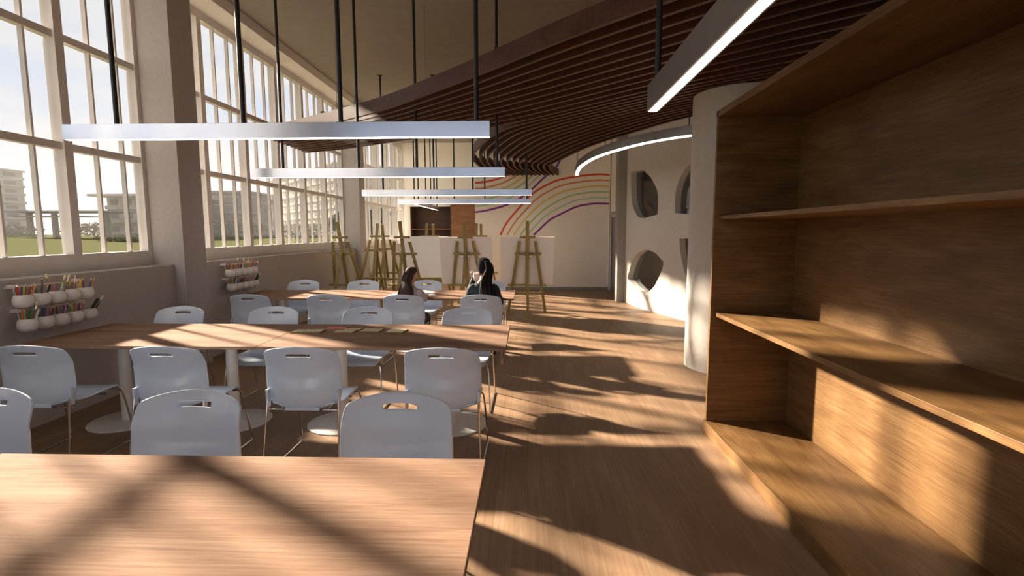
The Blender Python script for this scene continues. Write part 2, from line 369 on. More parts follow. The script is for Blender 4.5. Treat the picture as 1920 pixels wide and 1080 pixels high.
rainbow('upper painted rainbow curving up behind the hanging slats',
        [(-1.446, 2.933), (-1.095, 2.974), (-.658, 3.101), (-.224, 3.368), (0, 3.6), (.12, 3.85), (.2, 4.2), (.22, 4.55)],
        [(-1.446, 2.142), (-1.1, 2.199), (-.588, 2.341), (-.078, 2.612), (.427, 3.067), (.785, 3.391), (.98, 3.9), (1.05, 4.55)], None)

# ------------------------------------------------------------------ hanging slatted canopy
ZF = 3.12; HF = .165; TF = .04
A0 = [(-4.28, 8.42), (-3.4, 7.80), (-2.3, 7.0), (-1.68, 6.47), (-1.141, 5.912), (-.474, 5.195), (.264, 4.349), (.93, 3.666), (1.7, 2.95), (2.6, 2.2), (3.7, 1.45), (5.3, .6)]
A1 = [(-4.28, 9.95), (-3.5, 9.62), (-2.6, 9.05), (-1.9, 8.6), (-1.3, 8.2), (-.80, 7.867), (-.15, 7.36), (.5, 6.7), (1.15, 6.0), (1.95, 5.25), (3.0, 4.5), (5.3, 3.3)]
B0 = [(-.62, 14.10), (-.93, 13.2), (-1.12, 12.3), (-1.17, 11.3), (-1.09, 10.4), (-.84, 9.3), (-.46, 8.1), (-.03, 7.46), (.6, 6.78), (1.25, 6.08), (2.05, 5.35), (3.1, 4.62), (5.3, 3.48)]
B1 = [(.80, 14.10), (.62, 13.4), (.52, 12.6), (.52, 11.9), (.68, 11.2), (.88, 10.3), (1.16, 9.3), (1.62, 8.2), (2.12, 7.2), (2.75, 6.45), (3.4, 5.95), (4.2, 5.55), (5.4, 5.2)]
canopy = empty('slatted_canopy', (0, 7, ZF), label='wavy dark brown timber slat canopy hung below the ceiling', cat='ceiling slats')
def fin(P):
    m = MB(); L = spline([(x, y, 0) for x, y in P], 7); pr = None; n = len(L)
    for i in range(n):
        d = (L[min(i+1, n-1)]-L[max(i-1, 0)]).normalized(); q = Vector((-d.y, d.x, 0))*TF/2
        cur = [m.b.verts.new((p.x, p.y-7, z)) for p, z in ((L[i]-q, 0), (L[i]+q, 0), (L[i]+q, HF), (L[i]-q, HF))]
        if pr:
            for k in range(4): m.b.faces.new((pr[k], pr[(k+1) % 4], cur[(k+1) % 4], cur[k]))
        else: m.b.faces.new(cur[::-1])
        pr = cur
    m.b.faces.new(pr); m.build('slat', M_fin, canopy, smooth=True)
for P, Q, n in ((A0, A1, 11), (B0, B1, 13)):
    for k in range(n):
        f = k/(n-1); fin([(a[0]+(b[0]-a[0])*f, a[1]+(b[1]-a[1])*f) for a, b in zip(P, Q)])
for x, y in ((-3, 8.2), (-1.4, 7.2), (.6, 5.6), (2.2, 4.2), (0, 9.5), (.1, 12.5), (1.6, 7), (3.6, 4)): MB().tube([(x, y-7, HF-.02), (x, y-7, ZC-ZF)], .004, 6).build('suspension_wire', M_grey, canopy)
for (x0, y0, x1, y1) in ((-3, 7.6, -3, 9.3), (-.3, 5.1, -.3, 7.5), (1.9, 3.0, 1.9, 5.3), (-.9, 10.3, .75, 10.3), (-.7, 13.2, .6, 13.2), (1.2, 6.3, 2.2, 7.0)):
    MB().bar((x0, y0-7, HF+.03), (x1, y1-7, HF+.03), .05, .06).build('carrier_rail', M_fin, canopy)

# ------------------------------------------------------------------ pendant linear lights
LL = 3.37; HB = .118; WB = .07; ZL = 2.315
def linear_light(x, y, rz, label, h=HB, body=M_alu):
    r = empty('linear_pendant_light', (x, y, ZL), rz, label=label, cat='pendant light', group='long suspended bar lights')
    m = MB().box(0, LL, 0, WB, .002, h); m.build('housing', body, r, bevel=.002)
    MB().box(.006, LL-.006, .012, WB-.012, 0, .0025).build('light_strip', M_glow, r)
    for f in (.125, .426, .655, .969):
        MB().lathe([(.018, h), (.018, ZC-ZL-.012), (.045, ZC-ZL-.012), (.045, ZC-ZL)], 14, (LL*f, WB/2, 0)).build('suspension_rod', M_black, r, smooth=True)
    return r
linear_light(-3.665, 4.02, 0, 'nearest and largest silver bar light, above the second table row')
linear_light(-3.675, 6.80, 0, 'second silver bar light, above the third table row')
linear_light(-3.30, 10.2, 0, 'third silver bar light, above the easels')
linear_light(-3.30, 13.0, 0, 'farthest silver bar light across the room, in front of the cabinet')
linear_light(.795+.0, -.11, PI/2, 'grey bar light running towards the viewer under the timber slats', .155, M_dalu)
linear_light(-2.92, 13.45, PI/2, 'bar light running away in depth in front of the dark cabinet', HB, M_dalu)
# curved light in front of the leaf-window wall
cp = spline([(1.03, 11.15, 0), (.985, 10.4, 0), (.985, 9.55, 0), (1.125, 8.44, 0), (1.45, 7.53, 0), (1.77, 7.0, 0), (2.13, 6.64, 0), (2.6, 6.25, 0), (3.3, 5.85, 0), (4.3, 5.55, 0)], 8)
def ribbon(z0, z1, wd, name, m_, par):
    m = MB(); pr = None
    for i, p in enumerate(cp):
        d = (cp[min(i+1, len(cp)-1)]-cp[max(i-1, 0)]).normalized(); q = Vector((-d.y, d.x, 0))*wd/2
        cur = [m.b.verts.new(v) for v in (p-q+Vector((0, 0, z0)), p+q+Vector((0, 0, z0)), p+q+Vector((0, 0, z1)), p-q+Vector((0, 0, z1)))]
        if pr:
            for k in range(4): m.b.faces.new((pr[k], pr[(k+1) % 4], cur[(k+1) % 4], cur[k]))
        else: m.b.faces.new(cur[::-1])
        pr = cur
    m.b.faces.new(pr); return m.build(name, m_, par, smooth=True)
rl = empty('curved_pendant_light', (0, 0, 2.79), label='curved grey ring light before the wall of leaf windows', cat='pendant light')
ribbon(.012, .13, .085, 'housing', M_dalu, rl); ribbon(0, .012, .06, 'light_strip', M_glow, rl)
for p in (cp[6], cp[26], cp[46], cp[60]): MB().tube([p+Vector((0, 0, .12)), p+Vector((0, 0, ZC-2.79))], .006, 8).build('suspension_wire', M_black, rl)

# ------------------------------------------------------------------ shelving on the right
XS, XB, YE = 1.409, 2.035, 3.99
sh = empty('shelving_unit', (XS, YE, 0), label='tall open oak shelving unit filling the right side', cat='shelving')
def sp(name, x0, x1, y0, y1, z0, z1, m): return MB().box(x0-XS, x1-XS, y0-YE, y1-YE, z0, z1).build(name, m, sh, bevel=.0015)
YN = -2.6
sp('end_panel', XS, XB, YE-.03, YE, .1, 2.479, M_shelfx)
sp('end_panel', XS, XB, YN, YN+.03, .1, 2.479, M_shelfx)
sp('back_panel', XB-.012, XB+.01, YN+.03, YE-.03, .1, 2.432, M_shelf)
sp('top_panel', XS, XB+.01, YN, YE, 2.434, 2.481, M_shelf)
sp('plinth', XS-.012, XB, YN, YE+.003, 0, .1, M_shelf)
sp('shelf', XS+.035, XB-.013, YN+.03, YE-.031, 1.678, 1.705, M_shelf)
sp('shelf', XS+.035, XB-.013, YN+.03, YE-.031, .937, .967, M_shelf)
for y in (.62,): sp('divider', XS+.04, XB-.013, y-2.2, y-2.17, .967, 1.678, M_shelfx)

# ------------------------------------------------------------------ tables
def make_table():
    r = empty('long_table')
    MB().box(-.923, .923, -.473, .473, .728, .75).build('tabletop', M_table, r, bevel=.003)
    MB().box(-.80, .80, -.05, .05, .70, .728).build('underframe', M_white, r)
    for s in (-.462, .462):
        p = MB().lathe([(.045, .012), (.045, .69), (.10, .70), (.10, .728)], 28, (s, 0, 0)).build('pedestal', M_white, r, smooth=True)
        MB().lathe([(.285, 0), (.285, .008), (.275, .013), (.05, .016)], 48, (s, 0, 0)).build('base_disc', M_white, p, smooth=True)
    return r
T0 = make_table(); used = [0]
TL = {(0, 0): 'reddish wood table in the foreground, cut off by the bottom edge', (0, 1): 'table left of the foreground one, mostly outside the picture',
      (1, 0): 'second row wood table with square picture boards on it', (1, 1): 'left hand wood table of the second row by the pencil pots',
      (2, 0): 'farthest row table where the two people sit', (2, 1): 'farthest row table at the window wall, left of the two people'}
for r_, (yc, xr) in enumerate(((1.335, -.153), (4.105, -.158), (6.90, -.178))):
    for c_ in (0, 1):
        o = T0 if not used[0] else copy_tree(T0); used[0] = 1
        o.location = (xr-.924-1.848*c_, yc, 0); tag(o, TL[(r_, c_)], 'table', 'long pedestal tables')

# ------------------------------------------------------------------ chairs (local: the sitter faces +Y)
def shell(us, vs, fn, hole=None, hf=None):
    m = MB(); g = [[m.b.verts.new(fn(u, v)) for u in us] for v in vs]
    for j in range(len(vs)-1):
        for i in range(len(us)-1):
            if hole and hole(i, j): continue
            m.b.faces.new((g[j][i], g[j][i+1], g[j+1][i+1], g[j+1][i]))
    bmesh.ops.delete(m.b, geom=[v for v in m.b.verts if not v.link_faces], context='VERTS')
    return m
def lerp_tab(T, x):
    if x <= T[0][0]: return T[0][1]
    for (a, p), (b, q) in zip(T, T[1:]):
        if x <= b:
            f = (x-a)/(b-a); f = f*f*(3-2*f) if False else f; return p+(q-p)*f
    return T[-1][1]
def make_chair():
    r = empty('stacking_chair')
    us = [-1, -.93, -.82, -.7, -.56, -.44, -.32, -.2, -.1, 0, .1, .2, .32, .44, .56, .7, .82, .93, 1]
    prof = spline([(0, -.205, .44), (0, -.222, .49), (0, -.226, .56), (0, -.228, .64), (0, -.240, .72), (0, -.262, .79), (0, -.292, .862)], 6)
    def back(u, v):
        q = v*(len(prof)-1); i = min(int(q), len(prof)-2); p = prof[i].lerp(prof[i+1], q-i)
        hw = lerp_tab([(0, .215), (.15, .24), (.35, .252), (.6, .25), (.8, .246), (.95, .240), (1, .226)], v)
        if v > .86: hw -= .0
        z = p.z; k = max(0, (v-.6)/.4); z -= .034*abs(u)**1.8*k+.006*max(0, (abs(u)-.85)/.15)*k; lo = max(0, 1-v/.35); z += .035*u*u*lo-.012*lo
        y = p.y+.062*(u*u)*(1-.35*lo)-.011*(lambda q: q*q*(3-2*q))(max(0, min(1, (.46+.20*u*u-v)/.07)))
        return Vector((hw*u, y, z))
    vv = [0, .04, .09, .15, .21, .27, .33, .4, .47, .54, .61, .68, .75, .80, .835, .885, .93, .965, 1]
    bk_ = shell(us, vv, back, hole=lambda i, j: vv[j] >= .835-1e-6 and vv[j+1] <= .885+1e-6 and us[i] >= -.33 and us[i+1] <= .33)
    o = bk_.build('backrest', M_plast, r, smooth=True)
    q = o.modifiers.new('thick', 'SOLIDIFY'); q.thickness = .011; q.offset = 0
    q = o.modifiers.new('bev', 'BEVEL'); q.width = .003; q.segments = 2; q.limit_method = 'ANGLE'; q.angle_limit = math.radians(50)
    sp_ = spline([(0, -.21, .452), (0, -.15, .440), (0, -.05, .436), (0, .08, .444), (0, .19, .446), (0, .24, .432), (0, .262, .405)], 4)
    def seat(u, v):
        q = v*(len(sp_)-1); i = min(int(q), len(sp_)-2); p = sp_[i].lerp(sp_[i+1], q-i)
        hw = lerp_tab([(0, .205), (.25, .228), (.6, .228), (.85, .215), (1, .19)], v)
        return Vector((hw*u, p.y-.02*u*u*(v > .7), p.z+.016*u*u*(1-v)+.004*abs(u)**4))
    o = shell(us, [i/16 for i in range(17)], seat).build('seat', M_plast, r, smooth=True)
    q = o.modifiers.new('thick', 'SOLIDIFY'); q.thickness = .012; q.offset = 0
    q = o.modifiers.new('bev', 'BEVEL'); q.width = .003; q.segments = 2; q.limit_method = 'ANGLE'; q.angle_limit = math.radians(50)
    for s in (-1, 1):
        MB().tube(spline([(s*.19, .18, .425), (s*.215, .215, .415), (s*.232, .232, .37), (s*.245, .262, .18), (s*.250, .285, .03), (s*.252, .285, .009), (s*.252, .26, .0065)], 4), .0065, 8).build('front_leg', M_chrome, r, smooth=True)
        MB().tube(spline([(s*.252, -.27, .0065), (s*.252, -.292, .010), (s*.251, -.293, .03), (s*.246, -.262, .22), (s*.238, -.235, .40), (s*.236, -.215, .50)], 4), .0065, 8).build('rear_leg', M_chrome, r, smooth=True)
        MB().tube([(s*.252, -.27, .0065), (s*.252, .26, .0065)], .0065, 8).build('sled_runner', M_chrome, r, smooth=True)
        MB().box(s*.236-.009, s*.236+.009, -.222, -.190, .44, .56).build('side_bracket', M_plast, r, bevel=.004)
    MB().tube([(-.215, .10, .415), (.215, .10, .415)], .007, 8).tube([(-.237, -.20, .42), (.237, -.20, .42)], .007, 8).build('crossbar', M_chrome, r, smooth=True)
    m = MB().box(-.115, .115, -.236, -.222, .425, .447); m.build('grip_lip', M_plast, r, bevel=.004)
    return r
CH0 = make_chair(); cu = [0]
rows = [  # y, facing, xs, what
 (1.97, PI, [-.58, -1.53, -2.49], 'facing the foreground table', ['chair rising above the foreground table near its right corner', 'second chair from the right rising above the foreground table', 'front chair cut by the left picture edge']),
 (3.44, 0, [-.555, -1.475, -2.37, -3.29], '', ['chair, back to the viewer, rightmost at the middle table row', 'chair, back to the viewer, second from the right, middle table row', 'chair, back to the viewer, third from right, middle row', 'chair, back to the viewer, below the big pencil pots']),
 (4.65, PI, [-.58, -1.55, -2.48, -3.42], '', ['chair across the middle table, directly in front of the woman', 'chair across the middle table, behind the picture boards', 'chair across the middle table, left of the picture boards', 'chair across the middle table, closest to the window wall']),
 (6.21, 0, [-.56, -1.48, -2.40, -3.34], '', ['chair the woman with braids sits on', 'chair the long haired girl sits on', 'empty chair left of the girl, back to the viewer', 'chair right below the small set of pencil pots']),
 (7.52, PI, [-.585, -1.56, -2.52, -3.45], '', ['chair across the farthest table, hidden mostly behind the woman', 'chair across the farthest table, just right of the girl', 'chair across the farthest table, left of the girl', 'chair across the farthest table, nearest the window wall']),
]
for y, rz, xs, _, labs in rows:
    for x, lb in zip(xs, labs):
        o = CH0 if not cu[0] else copy_tree(CH0); cu[0] = 1
        o.location = (x, y+random.uniform(-.008, .008), 0); o.rotation_euler = (0, 0, rz+random.uniform(-.015, .015))
        tag(o, 'pale blue plastic '+lb, 'chair', 'pale blue stacking chairs')

# ------------------------------------------------------------------ things on the tables
def card(x, y, w, d, rz, colr, label, pat):
    r = empty('picture_board', (x, y, .7505), rz, label=label, cat='picture board', group='square picture boards on the table')
    MB().box(-w/2, w/2, -d/2, d/2, 0, .008).build('board', mat('board_edge', (.30, .24, .08), .6), r)
    m = bpy.data.materials.new('board_print'); m.use_nodes = True; t = m.node_tree; b = t.nodes['Principled BSDF']
    tc = N(t, 'ShaderNodeTexCoord'); n = N(t, 'ShaderNodeTexVoronoi', Scale=38.); t.links.new(tc.outputs['Object'], n.inputs['Vector'])
    t.links.new(ramp(t, n.outputs['Distance'], [(pat, colr[1]), (pat+.12, colr[0])]), b.inputs['Base Color']); b.inputs['Roughness'].default_value = .5
    MB().box(-w/2+.006, w/2-.006, -d/2+.006, d/2-.006, .008, .0095).build('print', m, r)
cream = (.52, .42, .25)
card(-1.86, 4.215, .25, .135, .03, (cream, (.20, .16, .08)), 'widest pale yellow picture board, leftmost on the table', .35)
card(-1.665, 4.345, .17, .10, .05, ((.62, .07, .10), (.50, .05, .07)), 'small board with a red printed top', .2)
card(-1.505, 4.30, .15, .07, .02, ((.62, .33, .14), (.5, .25, .1)), 'narrow orange brown picture board', .2)
card(-1.54, 4.21, .17, .125, .0, (cream, (.15, .12, .06)), 'cream picture board with dark marks in front of the orange one', .30)
card(-1.33, 4.26, .17, .13, -.05, (cream, (.35, .12, .06)), 'pale yellow board with small reddish figures', .22)
card(-1.11, 4.24, .15, .15, -.1, ((.70, .60, .38), (.50, .40, .22)), 'plain pale yellow board, rightmost on the table', .15)
def paper(x, y, rz, label, sc=1):
    r = empty('paper_sheet', (x, y, .7505), rz, label=label, cat='paper', group='drawing papers on the farthest table')
    MB().box(-.105*sc, .105*sc, -.148*sc, .148*sc, 0, .001).build('sheet', mat('paper', (.85, .85, .88), .8), r)
    MB().prism([(-.05, -.04), (.02, -.06), (.06, .0), (.03, .05), (-.03, .04)], .001, .0014).build('drawing', mat('crayon_blue', (.25, .25, .55), .8), r)
paper(-1.72, 6.86, 1.4, 'sheet of white paper left of the girl'); paper(-1.38, 6.90, .35, 'drawing paper right in front of the girl'); paper(-1.47, 7.16, .8, 'white paper sheet on the far side of the girl')

# ------------------------------------------------------------------ easels
def make_easel():
    r = empty('wooden_easel')
    for s in (-1, 1):
        MB().bar((s*.15, .03, 1.42), (s*.37, .44, 0), .055, .026, (0, 1, 0)).build('leg', M_easel, r)
    MB().bar((0, -.06, 1.80), (0, .32, .36), .062, .03, (0, 1, 0)).build('mast', M_easel, r)
    MB().bar((0, .045, 1.22), (0, -.42, 0), .05, .03, (0, 1, 0)).build('rear_leg', M_easel, r)
    MB().bar((-.235, .09, 1.18), (.27, .09, 1.18), .03, .046).build('crossbar', M_easel, r)
    MB().bar((-.27, .345, .39), (.30, .345, .39), .022, .045).build('lower_crossbar', M_easel, r)
    MB().box(-.38, .38, .22, .36, .545, .575).build('tray', M_easel, r)
    MB().bar((-.14, .02, 1.50), (.15, .02, 1.50), .06, .045).build('top_clamp', M_easel, r)
    for s in (-1, 1): MB().lathe([(.012, 0), (.016, .02), (.012, .035)], 10, (0, 0, 0), Matrix.Translation((s*.06, .07, 1.14)) @ Matrix.Rotation(PI/2, 4, 'X')).build('knob', M_chrome, r)
    return r
ES0 = make_easel(); eu = [0]
def canvas(x, y, rz, label):
    r = empty('art_canvas', (x, y, 0), rz, label=label, cat='canvas', group='blank canvases on easels')
    Mx = Matrix.Translation((0, .30, .577)) @ Matrix.Rotation(math.radians(15), 4, 'X')
    MB().box(-.51, .51, .0, .022, 0, .955, Mx).build('canvas_panel', M_canvas, r, bevel=.002)
EAS = [(-.015, 9.70, .03, 'easel at the right end of the row, standing clear in front of the rainbow wall', 1),
       (-1.20, 9.70, -.05, 'second easel from the right, beyond the woman', 1),
       (-2.41, 9.70, -.12, 'easel beyond the girl, its post in front of the dark cabinet', 0),
       (-3.60, 9.70, -.16, 'leftmost front easel, beside the far taupe column', 0),
       (-2.34, 11.80, PI, 'easel behind, holding the whitest canvas turned to the viewer', 1),
       (-1.19, 11.80, PI, 'easel mostly hidden behind the second canvas from the right', 0),
       (-3.50, 11.80, PI-.1, 'easel of the back row before the far window, left one of the close pair', 0),
       (-2.36, 12.75, .05, 'farthest easel peeking over the whitest canvas', 0),
       (-1.165, 12.75, 0, 'farthest easel peeking over beside the brown cabinet door', 0),
       (-3.62, 12.75, -.05, 'farthest easel before the far window, right one of the close pair', 0)]
CL = {0: 'white canvas on the rightmost easel', 1: 'white canvas on the easel beyond the woman', 4: 'brightest white canvas, facing the viewer, beyond the girl'}
for i, (x, y, rz, lb, cv_) in enumerate(EAS):
    o = ES0 if not eu[0] else copy_tree(ES0); eu[0] = 1
    o.location = (x, y, 0); o.rotation_euler = (0, 0, rz); tag(o, lb, 'easel', 'wooden easels at the far end')
    if cv_: canvas(x, y, rz, CL[i])

# ------------------------------------------------------------------ far cabinet
cb = empty('storage_cabinet', (-4.05, 17.1, 0), label='dark open cabinet in the far alcove with a brown door', cat='cabinet')
def cbx(name, x0, x1, y0, y1, z0, z1, m): return MB().box(x0+4.05, x1+4.05, y0-17.1, y1-17.1, z0, z1).build(name, m, cb)
cbx('carcass_side', -4.03, -3.93, 17.1, 17.69, 0, 2.52, M_wall2); cbx('carcass_top', -3.93, -2.6, 17.1, 17.69, 2.45, 2.52, M_wall2)
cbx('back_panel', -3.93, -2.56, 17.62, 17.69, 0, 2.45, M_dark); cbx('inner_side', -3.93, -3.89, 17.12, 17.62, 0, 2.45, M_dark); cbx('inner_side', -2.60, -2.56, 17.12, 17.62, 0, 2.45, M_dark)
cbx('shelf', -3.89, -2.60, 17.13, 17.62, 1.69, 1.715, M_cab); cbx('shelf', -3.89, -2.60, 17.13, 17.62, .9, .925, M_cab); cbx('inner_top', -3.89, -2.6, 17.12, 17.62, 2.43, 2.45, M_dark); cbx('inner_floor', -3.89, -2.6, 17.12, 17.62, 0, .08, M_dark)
cbx('cabinet_door', -2.56, -1.50, 17.1, 17.69, 0, 2.52, M_cab)

# ------------------------------------------------------------------ pencil pots on wall rails
PENC = {'red': (.45, .03, .02), 'orange': (.75, .20, .03), 'yellow': (.80, .50, .05), 'green': (.06, .25, .05), 'blue': (.02, .05, .35), 'navy': (.015, .02, .12), 'purple': (.10, .03, .25), 'black': (.015, .015, .015), 'brown': (.18, .07, .03), 'white': (.75, .75, .72), 'pink': (.7, .12, .3), 'grey': (.15, .15, .16), 'lime': (.30, .45, .08)}
M_tip = mat('pencil_tip_wood', (.70, .50, .30), .6)
def pen_mesh(kind, c):
    key = kind+c
    if key in PROTO: return PROTO[key]
    m = mat('stick_'+c, PENC[c], .35); nm = {'p': 'pencil', 'm': 'marker_pen', 'b': 'paintbrush', 's': 'scissors', 'r': 'ruler'}[kind]
    if kind == 'p':
        o = empty(nm); MB().lathe([(.0045, 0), (.0045, .15)], 6).build('pencil_body', m, o); MB().lathe([(.0045, .15), (.0008, .170)], 6).build('pencil_point', M_tip, o)
    elif kind == 'm':
        o = empty(nm); MB().lathe([(.0075, 0), (.0075, .11)], 10).build('barrel', m, o, smooth=True); MB().lathe([(.0085, .11), (.0085, .15), (.005, .158)], 10).build('cap', m, o, smooth=True)
    elif kind == 'b':
        o = empty(nm); MB().lathe([(.005, 0), (.0065, .10), (.0045, .16)], 8).build('brush_handle', m, o, smooth=True); MB().lathe([(.005, .16), (.006, .19)], 8).build('ferrule', M_chrome, o)
        MB().lathe([(.006, .19), (.010, .205), (.006, .225)], 8).build('bristles', mat('bristle', (.72, .68, .40), .8), o, smooth=True)
    elif kind == 'r':
        o = empty(nm); MB().box(-.012, .012, -.0015, .0015, 0, .20).build('ruler_blade', m, o)
    else:
        o = empty(nm)
        for s in (-1, 1):
            MB().bar((0, 0, .10), (s*.008, 0, .0), .010, .002, (0, 1, 0)).build('blade', M_chrome, o)
            MB().tube([(s*.018+.016*math.cos(a), 0, .135+.022*math.sin(a)) for a in [2*PI*k/14 for k in range(15)]], .004, 6, False).build('finger_loop', m, o, smooth=True)
    PROTO[key] = o; FIRST.add(key); return o
PROTO = {}; FIRST = set()
def pot_proto():
    r = empty('hanging_pot')
    pr = [(.030, 0), (.050, .008), (.064, .030), (.067, .055), (.060, .085), (.050, .100), (.046, .100), (.055, .083), (.061, .055), (.057, .032), (.040, .014), (.001, .012)]
    MB().lathe(pr, 28).build('pot_body', mat('white_ceramic', (.72, .70, .69), .35), r, smooth=True)
    hk = [(-.040, 0, .075), (-.058, 0, .10), (-.068, 0, .125), (-.063, 0, .150), (-.05, 0, .163), (-.035, 0, .158), (-.027, 0, .142)]
    MB().tube(spline(hk, 5), .0035, 8).build('hook', M_white, r, smooth=True)
    return r
POT = pot_proto(); pu = [0]
CONT = [  # upper rail from near to far, then lower rail
 [('p', 'red'), ('p', 'orange'), ('p', 'brown'), ('p', 'green'), ('p', 'blue'), ('p', 'navy'), ('m', 'red'), ('p', 'yellow')],
 [('m', 'black'), ('m', 'grey'), ('p', 'grey'), ('r', 'black')],
 [('b', 'white'), ('b', 'orange'), ('p', 'pink'), ('b', 'grey')],
 [('s', 'orange'), ('s', 'lime'), ('r', 'orange'), ('p', 'yellow')],
 [('m', 'yellow'), ('p', 'purple'), ('p', 'blue'), ('p', 'orange'), ('p', 'green'), ('p', 'navy')],
 [('b', 'brown'), ('m', 'white'), ('m', 'green'), ('b', 'orange'), ('p', 'lime')],
 [('p', 'red'), ('p', 'orange'), ('p', 'brown'), ('p', 'green'), ('m', 'blue'), ('p', 'navy')],
 [('p', 'purple'), ('p', 'red'), ('p', 'lime'), ('p', 'black'), ('p', 'pink'), ('p', 'green')],
 [('m', 'yellow'), ('p', 'blue'), ('p', 'orange'), ('p', 'red'), ('p', 'purple')],
 [('r', 'black'), ('m', 'black'), ('b', 'black')]]
ORD = ['nearest', 'second nearest', 'middle', 'second farthest', 'farthest']
KIND = {'p': 'pencil', 'm': 'marker pen', 'b': 'paintbrush', 's': 'scissors', 'r': 'ruler'}
XL = -4.035
for si, (ys, setname) in enumerate(((3.785, 'big near set'), (6.555, 'small far set'))):
    for lv, (zr, rl_) in enumerate(((1.168, 'upper'), (.978, 'lower'))):
        y0 = ys+.015*lv
        r = empty('hanging_rail', (XL, y0-.05, zr), label='white %s wall rail of the %s of pencil pots' % (rl_, setname), cat='wall rail', group='wall rails for pots')
        for yy in (.095, .655): MB().box(0, .066, yy-.022, yy+.022, -.013, .015).build('bracket', M_white, r, bevel=.002)
        MB().tube([(.066, .0, 0), (.066, .67, 0)], .0035, 8).build('rail_rod', M_white, r, smooth=True)
        for k in range(5):
            py_ = y0+.02+k*.139; px_ = XL+.066+.068; pz_ = zr-.163+.005
            o = POT if not pu[0] else copy_tree(POT); pu[0] = 1
            o.location = (px_, py_, pz_)
            tag(o, 'white ceramic pot, %s on the %s rail of the %s' % (ORD[k], rl_, setname), 'hanging pot', 'white pots of the '+setname)
            cont = CONT[lv*5+k]
            for j, (kd, c) in enumerate(cont):
                p0 = pen_mesh(kd, c); key = kd+c
                if key in FIRST: q = p0; FIRST.discard(key)
                else: q = copy_tree(p0)
                a = 2*PI*j/len(cont)+k; rr = .020+.008*(j % 2)
                lean = Vector((math.cos(a)*.14+.06, math.sin(a)*.24+.12+random.uniform(-.12, .12), 1)).normalized()
                if kd in 'br' and c == 'black' and k == 4: lean = Vector((.15, .75, 1)).normalized()
                q.location = Vector((px_, py_, pz_+.016))+Vector((rr*math.cos(a), rr*math.sin(a), 0))
                q.rotation_euler = (Matrix.Rotation(PI/2*.7, 4, 'Z') if kd in 'sr' else Matrix()).to_euler()
                q.rotation_euler = (lean.to_track_quat('Z', 'Y').to_matrix().to_4x4() @ Matrix.Rotation(.9 if kd in 'sr' else 0, 4, 'Z')).to_euler()
                tag(q, '%s %s in the %s pot, %s rail, %s' % (c, KIND[kd], ORD[k], rl_, setname), {'p': 'pencil', 'm': 'marker', 'b': 'paintbrush', 's': 'scissors', 'r': 'ruler'}[kd], 'pencils and tools in the '+setname)

# ------------------------------------------------------------------ the two people (local: facing +Y, seated, hip at the origin over the seat)
def skin_mesh(name, verts, edges, radii, m, parent, root=0, sub=2):
    me = bpy.data.meshes.new(name); me.from_pydata([Vector(v) for v in verts], edges, []); me.materials.append(m)
    o = bpy.data.objects.new(name, me); COL.objects.link(o); o.parent = parent
    q = o.modifiers.new('skin', 'SKIN'); q.use_smooth_shade = True
    for i, r in enumerate(radii):
        rr = r if isinstance(r, tuple) else (r, r); me.skin_vertices[0].data[i].radius = rr
    me.skin_vertices[0].data[root].use_root = True
    s = o.modifiers.new('sub', 'SUBSURF'); s.levels = sub; s.render_levels = sub
    return o
def hand(wr, dr, up, sc, V, E_, R, wi, curl=.6):
    """palm and five fingers grown from vertex wi (the wrist)"""
    dr = Vector(dr).normalized(); up = Vector(up).normalized(); sd = dr.cross(up).normalized(); up = sd.cross(dr)
    V.append(Vector(wr)+dr*.045*sc); E_.append((wi, len(V)-1)); R.append((.030*sc, .016*sc)); pi_ = len(V)-1
    for k, (off, ln) in enumerate(((-.03, .06), (-.01, .072), (.01, .078), (.03, .07))):
        p = Vector(wr)+dr*.085*sc+sd*off*sc; V.append(p); E_.append((pi_, len(V)-1)); R.append(.0085*sc)
        for j in range(3):
            an = curl*(j+1)*.75; p = p+(dr*math.cos(an)-up*math.sin(an))*ln*sc/3*1.15; V.append(p); E_.append((len(V)-2, len(V)-1)); R.append((.008-.001*j)*sc)
    p = Vector(wr)+dr*.03*sc-sd*.032*sc; V.append(p); E_.append((pi_, len(V)-1)); R.append(.010*sc)
    for j in range(2):
        p = p+(dr*.75-sd*.5-up*.35*curl).normalized()*.028*sc; V.append(p); E_.append((len(V)-2, len(V)-1)); R.append((.0095-.001*j)*sc)
